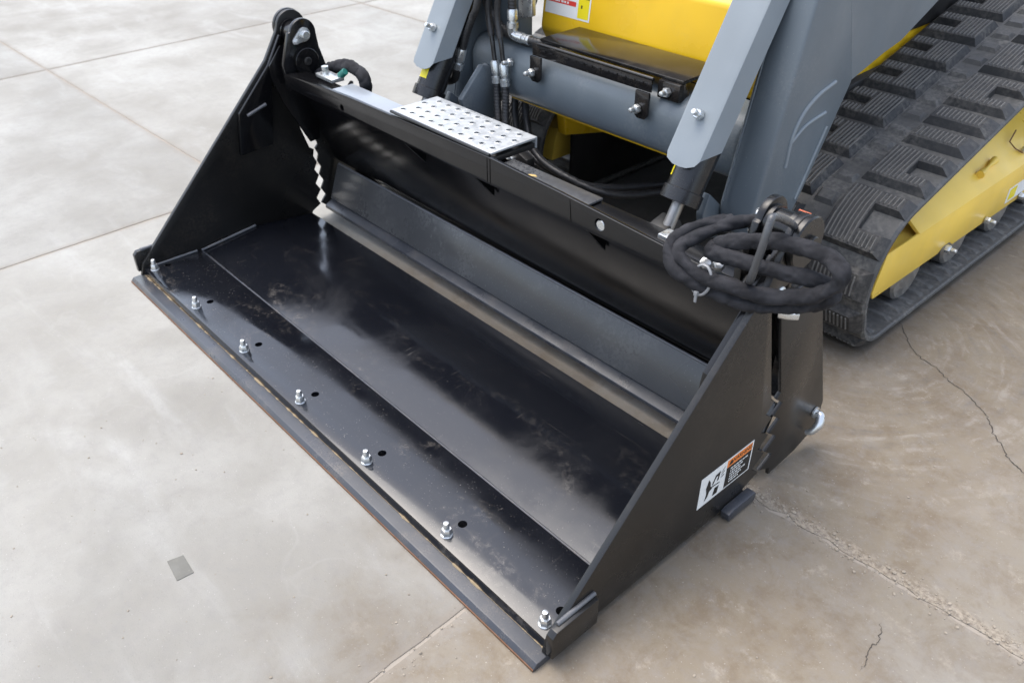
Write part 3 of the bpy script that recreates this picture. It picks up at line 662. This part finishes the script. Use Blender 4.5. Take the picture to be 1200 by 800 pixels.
def make_track(side):
    # side +1: right-hand track, -1: the mirrored one
    def mx(v): return v if side > 0 else W - v
    xi, xo = 1.475, 1.972
    bm = bmesh.new(); N = 600; rows = []
    prof = [(xi, .004), (xi+.004, 0), (xo-.006, 0), (xo, .004), (xo, .014), (xo-.008, TB), (xi+.008, TB), (xi, .016)]
    for k in range(N):
        rows.append([bm.verts.new((mx(x), *surf(LEN*k/N, h))) for x, h in prof])
    for k in range(N):
        a, b = rows[k], rows[(k+1) % N]
        for q in range(len(prof)): bm.faces.new((a[q], a[(q+1) % 8], b[(q+1) % 8], b[q]))
    tr = finish('rubber_track', bm, BELT, T, 30)
    def add(fn, *a):
        b = bmesh.new(); fn(b, *a)
        if side < 0:
            for v in b.verts: v.co.x = W - v.co.x
        lo_ = finish('track_lug', b, RUBBER, tr, 30); lo_.data.materials.append(WORN)
    # outer row: C, C, bar, bar ... ; inner row: C all the way, offset by half a pitch
    s = S0 - .66; k = 0
    while s < S0 - .66 + LEN - .10:
        ph = k % 4; 
        if ph in (0, 1): add(lug_C, s, 1.770, 1.969, False); s += .224
        else: add(lug_bar, s, 1.770, 1.969, False); s += .124
        k += 1
    n_in = int(LEN/.192); 
    for k in range(n_in): add(lug_C, S0 - .055 + k*LEN/n_in, 1.480, 1.690, True, .162)
    # low ribs across the groove and on the inner face of the bottom run
    for k in range(int(LEN/.096)):
        b = bmesh.new(); block(b, k*.096, k*.096+.050, 1.698, 1.764, TB, TB+.011, (.012,.012,.010,.010), 2)
        if side < 0:
            for v in b.verts: v.co.x = W - v.co.x
        finish('groove_rib', b, BELT, tr, 30)
    for k in range(int(LEN/.072)):
        b = bmesh.new(); block(b, k*.072, k*.072+.032, 1.485, 1.955, 0, -.007, (.008,.008,.006,.02), 2)
        if side < 0:
            for v in b.verts: v.co.x = W - v.co.x
        finish('inner_rib', b, BELT, tr, 30)
    # undercarriage frame
    P = [(1.545,.165),(1.60,.150),(2.95,.140),(2.95,.275),(1.86,.262),(1.60,.262)]
    bm = bmesh.new(); prism(bm, [(1.552,.192),(1.566,.168),(2.0,.162),(2.03,.178),(2.08,.178),(2.11,.158),(2.30,.156),(2.95,.150),(2.95,.316),(1.585,.316)], mx(1.932), mx(1.925)); fr = finish('track_frame', bm, YELF, T, 35, .0015)
    bm = bmesh.new(); prism(bm, [(1.572,.172),(2.95,.158),(2.95,.300),(1.60,.300)], mx(1.9248), mx(1.56)); finish('frame_tube', bm, YELF, fr, 35, .004)
    bm = bmesh.new(); prism(bm, [(1.66,.055),(1.60,.12),(1.60,.30),(1.70,.40),(2.9,.52),(2.9,.055)], mx(1.488), mx(1.474)); finish('inner_skirt', bm, DARKM, fr, 30, .003)
    bm = bmesh.new()
    q = [(mx(1.936), 1.78, .3165), (mx(1.936), 2.95, .3165), (mx(1.66), 2.95, .54), (mx(1.66), 2.30, .50), (mx(1.80), 1.78, .42)]
    v0 = [bm.verts.new(p_) for p_ in q]; v1 = [bm.verts.new((p_[0]-.012*side, p_[1], p_[2]-.006)) for p_ in q]
    bm.faces.new(v0); bm.faces.new(v1[::-1])
    for k in range(5): bm.faces.new((v0[k], v1[k], v1[(k+1) % 5], v0[(k+1) % 5]))
    finish('frame_cover', bm, YELF, fr, 25, .002)
    for y in (1.84, 2.19, 2.55, 2.9):
        bm = bmesh.new(); rings(bm, [(0,.085),(.008,.094),(.05,.094),(.058,.085)], (mx(1.915), y, .142), (-side, 0, 0), 30)
        rl_ = finish('roller', bm, STEEL, fr, 30)
    for c_, r_ in ((C1, R1-.012), (C2, R2-.012), (C3, R3-.012)):
        bm = bmesh.new(); rings(bm, [(0, r_*.5), (0, r_-.02), (.02, r_), (.06, r_), (.08, r_-.02), (.08, r_*.5)], (mx(1.79), c_[0], c_[1]), (-side, 0, 0), 40); finish('idler_wheel', bm, DARKM, fr, 30)
    if side > 0:
        for y in (2.05, 2.36, 2.66): bolt(fr, (1.9325, y, .166), (1, 0, .05), True)
        nrm = Vector((.2235, 0, .276)).normalized()
        def onc(y, t): t *= .55; return Vector((1.936-.276*t, y, .3165+.2235*t)) + nrm*.001
        bolt(fr, onc(2.62, .22), nrm, True); bolt(fr, onc(2.80, .42), nrm, True)
        bm = bmesh.new(); a_, b_ = onc(2.26,.28)+nrm*.008, onc(2.40,.36)+nrm*.008
        tube(bm, [a_+(b_-a_)*t for t in (0,.15,.3,.5,.7,.85,1)], .01, 10, 4, lambda s, a, p: .006+.008*abs(cos(pi*min(1, s/.145)))**2); finish('frame_latch', bm, YELF, fr, 40)
        bm = bmesh.new(); tube(bm, [onc(2.66,.62)+nrm*.004, onc(2.57,.50)+nrm*.004, onc(2.575,.34)+nrm*.004, onc(2.60,.20)+nrm*.004], .0024, 8, 3, None, False); finish('hatch_seam', bm, RUST, fr, 40)
        bm = bmesh.new(); box(bm, (1.9322,2.52,.175), (1.9328,2.72,.235)); d_ = finish('frame_decal', bm, PWHITE, fr, 0)
        bm = bmesh.new(); box(bm, (1.9329,2.535,.182), (1.9332,2.60,.228)); finish('frame_decal', bm, PYEL, fr, 0)
        bm = bmesh.new(); box(bm, (1.80,1.575,.280), (1.90,1.66,.34)); finish('tensioner_block', bm, YELF, fr, 30, .006)
        bm = bmesh.new(); cyl(bm, (1.87,1.60,.352), (1.91,1.60,.356), .016, 16); finish('reflector', bm, PRED, fr, 30)
make_track(1); make_track(-1)
# --- chassis and cab
bm = bmesh.new(); prism(bm, [(1.75,.300),(1.72,.50),(1.72,.62),(3.2,.66),(3.2,.30),(1.9,.255)], .55, 1.50); ch = finish('chassis', bm, DARKM, T, 30, .01)
for sx, y0 in ((.600, 1.50), (1.42, 1.62)):
    bm = bmesh.new(); prism(bm, [(y0+.02,.33),(y0,.46),(y0+.02,.49),(1.68,.527),(2.3,.705),(3.25,.95),(3.3,.36),(1.9,.25)], sx, sx+.045); finish('chassis_side', bm, YEL, T, 30, .006)
bm = bmesh.new(); box(bm, (.62,1.262,.530), (1.462,1.275,.5445)); finish('chassis_lip', bm, YEL, T, 30, .004)
bm = bmesh.new(); prism(bm, [(1.415,.745),(1.440,.70),(1.52,.70),(1.53,.965),(1.465,.965),(1.438,.945)], .600, 1.485); pan = finish('front_panel', bm, YEL, T, 35, .012, 4)
bm = bmesh.new(); prism(bm, [(1.53,.72),(1.50,.97),(1.56,1.30),(1.62,2.0),(2.65,2.05),(2.85,1.25),(3.25,1.15),(3.25,.72)], .60, 1.48); cab = finish('cab', bm, DARKM, T, 30, .02)
bm = bmesh.new(); prism(bm, [(1.549,1.32),(1.607,1.94),(1.61,1.94),(1.553,1.32)], .70, 1.38); finish('windscreen', bm, GLASS, cab, 30)
# panel decal
PM = Matrix.Translation((0,0,0))
def yp(z): return 1.415 + (z-.745)*(1.438-1.415)/(.945-.745) - .0008
def prect(name, x0, z0, x1, z1, l, mat, par):
    bm = bmesh.new(); bm.faces.new([bm.verts.new((x, yp(z)-l, z)) for x, z in ((x0,z0),(x1,z0),(x1,z1),(x0,z1))]); return finish(name, bm, mat, par, 0)
pd = prect('panel_decal', .618,.800,.828,.93,0,PYEL if 0 else PWHITE,pan)
prect('decal_column', .772,.806,.822,.924,.0004,PYEL,pan); prect('decal_stripe', .628,.838,.762,.853,.0004,PRED,pan)
for k, wd in enumerate((.009,.012,.007,.011,.009,.008)): prect('decal_text', .650+k*.014,.8425,.650+k*.014+wd,.8490,.0008,PWHITE,pan)
prect('decal_stripe', .772,.868,.822,.870,.0008,PBLACK,pan); prect('decal_mark', .786,.838,.792,.848,.0008,PBLACK,pan)
# --- torque tube between the arms
bm = bmesh.new(); prism(bm, [(1.215,.560),(1.20,.60),(1.20,.675),(1.218,.715),(1.25,.735),(1.36,.735),(1.385,.70),(1.385,.58),(1.36,.545),(1.25,.545)], .47, 1.61)
ct = finish('cross_tube', bm, GREY, T, 35, .022, 4)
# --- loader arms
arm = [(1.150,.440),(1.140,.520),(1.262,1.050),(1.32,1.30),(1.540,.798),(1.470,.66),(1.385,.503),(1.345,.440),(1.300,.415),(1.20,.415)]
for side in (1, -1):
    def mx(v): return v if side > 0 else W - v
    bm = bmesh.new(); prism(bm, arm, mx(1.614), mx(1.722)); a_ = finish('loader_arm', bm, GREY, T, 35, .010, 3)
    bm = bmesh.new(); prism(bm, [(1.3085,1.302),(1.50,1.55),(2.6,1.55),(2.6,1.30),(2.20,.99),(2.02,.936),(1.80,.853),(1.700,.838),(1.529,.799)], mx(1.6135), mx(1.7223))
    for v in bm.verts:
        if abs(v.co.x-mx(1.7223)) < .001: v.co.x -= side*.035*max(0, v.co.y-1.33-.42*(1.3-v.co.z))
    finish('arm_box', bm, GREY, a_, 20, .001, 1)
    bead('weld_bead', (mx(1.629),1.134,.53), (mx(1.629),1.252,1.045), .003, a_, GREY)
    bm = bmesh.new(); tube(bm, [(mx(1.7225),1.262,.62),(mx(1.7225),1.268,.70),(mx(1.7225),1.300,.758),(mx(1.7225),1.36,.795),(mx(1.7225),1.44,.815)], .006, 8, 8); finish('weld_bead', bm, GREYL, a_, 60)
    bm = bmesh.new(); tube(bm, [(mx(1.7225),1.268,.69),(mx(1.7225),1.33,.722),(mx(1.7225),1.42,.735)], .0055, 8, 8); finish('weld_bead', bm, GREYL, a_, 60)
    bead('weld_bead', (mx(1.7225),1.35,.50), (mx(1.7225),1.445,.69), .005, a_, GREYL)
    bm = bmesh.new(); prism(bm, [(1.16,.50),(1.09,.56),(1.07,.50),(1.09,.42),(1.16,.40)], mx(1.588), mx(1.6135)); finish('arm_gusset', bm, GREY, a_, 30, .006)
# --- tilt cylinders with folded guards
ax = Vector((0,.5,.866)); nm = Vector((0,-.866,.5))
for side in (1, -1):
    def mx(v): return v if side > 0 else W - v
    cx = mx(1.590); P0 = Vector((cx, 1.077, .72))
    bm = bmesh.new(); rings(bm, [(0,.052),(.001,.056),(.035,.056),(.037,.050),(1.0,.050)], P0 - ax*.185, ax, 36); tc = finish('tilt_cylinder', bm, CYL, T, 30)
    bm = bmesh.new(); rings(bm, [(0,.017),(.14,.017)], P0 - ax*.32, ax, 24); finish('cylinder_rod', bm, STEEL, tc, 30)
    # yellow sticker wrapped on the barrel
    for_a = (2.2, 2.95) if side > 0 else (1.25, 2.05)
    d_, u_, v_ = Vector(ax).normalized(), Vector((1,0,0)), nm
    bm = bmesh.new(); rws = []
    for k in range(9):
        a = for_a[0]+(for_a[1]-for_a[0])*k/8; off = (u_*cos(a)+v_*sin(a))*.0506; rws.append((bm.verts.new(P0-ax*.125+off), bm.verts.new(P0-ax*.085+off)))
    for a, b in zip(rws, rws[1:]): bm.faces.new((a[0], b[0], b[1], a[1]))
    finish('yellow_sticker', bm, PYEL, tc, 60)
    # guard: folded channel, flat face with two bevelled wings and a rounded tongue
    bm = bmesh.new(); t0, t1 = -.055, .80
    sec = [(-.075,.020),(-.050,.068),(.050,.068),(.075,.020)]
    def gp(x, h, t): return P0 + Vector((x,0,0)) + nm*h + ax*t
    def tlow(x): return t0 - (.048 if abs(x) < .055 else .0)
    outer, inner = [], []
    xs = [(-.070,.016),(-.052,.070),(-.044,.0725),(-.022,.0725),(0,.0725),(.022,.0725),(.044,.0725),(.052,.070),(.068,.016)]
    lows = [t0+.025, t0-.018, t0-.034, t0-.044, t0-.046, t0-.044, t0-.034, t0-.018, t0+.025]
    for (x, h), lo in zip(xs, lows):
        outer.append((bm.verts.new(gp(x, h, lo)), bm.verts.new(gp(x, h, t1)))); k_ = .93
        inner.append((bm.verts.new(gp(x*k_, h-.005, lo)), bm.verts.new(gp(x*k_, h-.005, t1))))
    for L_ in (outer, inner):
        for a, b in zip(L_, L_[1:]): bm.faces.new((a[0], b[0], b[1], a[1]))
    for a, b, c, d in zip(outer, outer[1:], inner, inner[1:]):
        bm.faces.new((a[0], c[0], d[0], b[0])); bm.faces.new((a[1], b[1], d[1], c[1]))
    for e in (0, -1): bm.faces.new((outer[e][0], outer[e][1], inner[e][1], inner[e][0]))
    gd = finish('cylinder_guard', bm, GREYL, T, 25)
    bolt(gd, gp(0, .0727, .035), nm, True)
# --- step bolted to the tube
stp = [(1.200,.738),(1.200,.776),(1.2,.777),(1.40,.782),(1.40,.772),(1.212,.766),(1.212,.738)]
bm = bmesh.new(); prism(bm, [(1.223,.772),(1.223,.782),(1.405,.786),(1.405,.776)], .800, 1.385); sp = finish('step_tread', bm, STEPM, T, 30, .002)
bm = bmesh.new()
pts = [(.802,.700),(.802,.776)]
prism(bm, [(.802,.7355),(.802,.776),(1.300,.776),(1.300,.7355)], 1.1875, 1.1935, 1); finish('step_front', bm, STEPM, T, 30, .0015)
bm = bmesh.new(); tube(bm, [(.830,1.189,.7765),(1.305,1.189,.7765)], .0055, 10, 20); finish('step_rail', bm, STEPM, T, 50)
for x in [.845+k*.034 for k in range(13)]:
    bm = bmesh.new(); prism(bm, [(x,.7545),(x,.7585),(x+.016,.7585),(x+.016,.7625),(x+.020,.7625),(x+.020,.7545)], 1.1855, 1.1874, 1); finish('serration', bm, STEPM, T, 0)
for x0, x1 in ((.800,.850), (1.250,1.302)):
    bm = bmesh.new(); prism(bm, [(x0,.736),(x0,.665),(x0+.012,.655),(x1-.012,.655),(x1,.668),(x1,.736)], 1.178, 1.187, 1); br = finish('step_bracket', bm, STEPM, T, 30, .002)
    bolt(br, ((x0+x1)/2-.008, 1.1778, .684), (0,-1,.1), True)
bm = bmesh.new(); prism(bm, [(1.21,.720),(1.21,.772),(1.24,.772),(1.26,.735),(1.26,.72)], 1.305, 1.385); br = finish('step_bracket', bm, STEPM, T, 30, .004)
bolt(br, (1.345,1.2095,.745), (.1,-1,.1), True); bolt(ct, (.690,1.1990,.685), (-.1,-1,.1), True); bolt(ct, (.560,1.1990,.640), (-.1,-1,.1), True)
# --- hydraulic plumbing beside the far cylinder
def mhose(pts, r, name='hydraulic_hose'): return finish(name, tube(bmesh.new(), pts, r, 12, 22, braid(r)), HOSE, T, 60)
def crimp(h, p, d, r, L, mat=ZINC):
    bm = bmesh.new(); rings(bm, [(0,r*.8),(L*.1,r),(L*.55,r),(L*.56,r*.72),(L*.7,r*.72),(L*.71,r*1.1),(L,r*1.1)], p, d, 12); finish('hose_crimp', bm, mat, h, 35)
h = mhose([(.62,1.16,1.10),(.614,1.12,.884),(.590,1.115,.825),(.568,1.11,.775),(.545,1.105,.715)], .012); crimp(h, (.546,1.105,.718), (-.32,-.08,-1), .016, .075)
bm = bmesh.new(); tube(bm, [(.518,1.098,.640),(.508,1.095,.612),(.490,1.09,.600),(.472,1.086,.596)], .015, 12, 5); finish('elbow_fitting', bm, DARKM, T, 50)
for k, off in enumerate((0, .044)):
    h = mhose([(.595+off*.9,1.20,1.02),(.596+off,1.19,.93),(.590+off,1.185,.83),(.612+off,1.178,.760)], .011)
    bm = bmesh.new(); tube(bm, [(.612+off,1.178,.762),(.620+off,1.176,.735),(.626+off,1.175,.705),(.632+off,1.174,.682)], .008, 10, 6); finish('steel_pipe', bm, CYL, T, 50)
    h = mhose([(.643+off*.95,1.172,.615),(.652+off,1.165,.575),(.672+off*.9,1.15,.52),(.700+off*.8,1.13,.45),(.73+off*.7,1.10,.36)], .0125); crimp(h, (.632+off,1.174,.684), (.14,-.02,-1), .0155, .075)
h = mhose([(.475,1.26,.98),(.490,1.255,.88),(.520,1.25,.815),(.562,1.248,.778),(.62,1.247,.757),(.70,1.25,.748),(.79,1.26,.748)], .0165)
h = mhose([(.655,1.23,1.0),(.662,1.225,.90),(.668,1.222,.845)], .015); crimp(h, (.668,1.222,.85), (.02,0,-1), .018, .06)
bm = bmesh.new(); tube(bm, [(.669,1.222,.795),(.668,1.224,.772),(.685,1.226,.765),(.715,1.228,.763)], .017, 12, 5); finish('elbow_fitting', bm, ZINC, T, 50)
h = mhose([(.745,1.226,.763),(.79,1.235,.762),(.85,1.26,.755)], .013); crimp(h, (.715,1.228,.763), (1,.02,0), .015, .035)
bm = bmesh.new(); prism(bm, [(.632,.80),(.632,.90),(.70,.90),(.70,.82)], 1.28, 1.30, 1); finish('valve_block', bm, ZINC, T, 30, .004)
bm = bmesh.new(); box(bm, (.36,1.30,.55), (.62,1.36,1.25)); finish('bulkhead_plate', bm, GREY, T, 30, .004)
bm = bmesh.new(); prism(bm, [(1.06,.56),(1.16,.66),(1.22,.64),(1.22,.46),(1.10,.44)], .560, .585); finish('tube_gusset', bm, GREY, T, 30, .006)
# dark clutter under the tube: valve bracket with bolts, crossing hoses
bm = bmesh.new(); prism(bm, [(.62,.335),(.62,.43),(.70,.45),(.84,.40),(.84,.335)], 1.13, 1.17, 1); vb = finish('valve_bracket', bm, DARKM, T, 30, .004)
for x, z in ((.655,.40),(.71,.415),(.775,.385)): bolt(vb, (x, 1.1297, z), (.1,-1,.4), True)
for k in range(2): mhose([(.60+k*.05,1.30,.56),(.64+k*.06,1.26,.47),(.72+k*.07,1.22,.40-k*.012),(.86+k*.07,1.22,.35),(1.02+k*.08,1.30,.31),(1.15+k*.06,1.55,.29)], .013)
# --- quick attach frame behind the bucket
bm = bmesh.new(); prism(bm, [(1.00,.38),(1.045,.395),(1.10,.15),(1.06,.10),(1.045,.14)], .47, 1.61); qa = finish('quick_attach', bm, DARKM, T, 30, .006)
for x in (.475, 1.545):
    bm = bmesh.new(); prism(bm, [(.90,.50),(.98,.52),(1.12,.30),(1.12,.12),(1.06,.10),(1.04,.16)], x, x+.06); finish('attach_ear', bm, DARKM, qa, 30, .006)
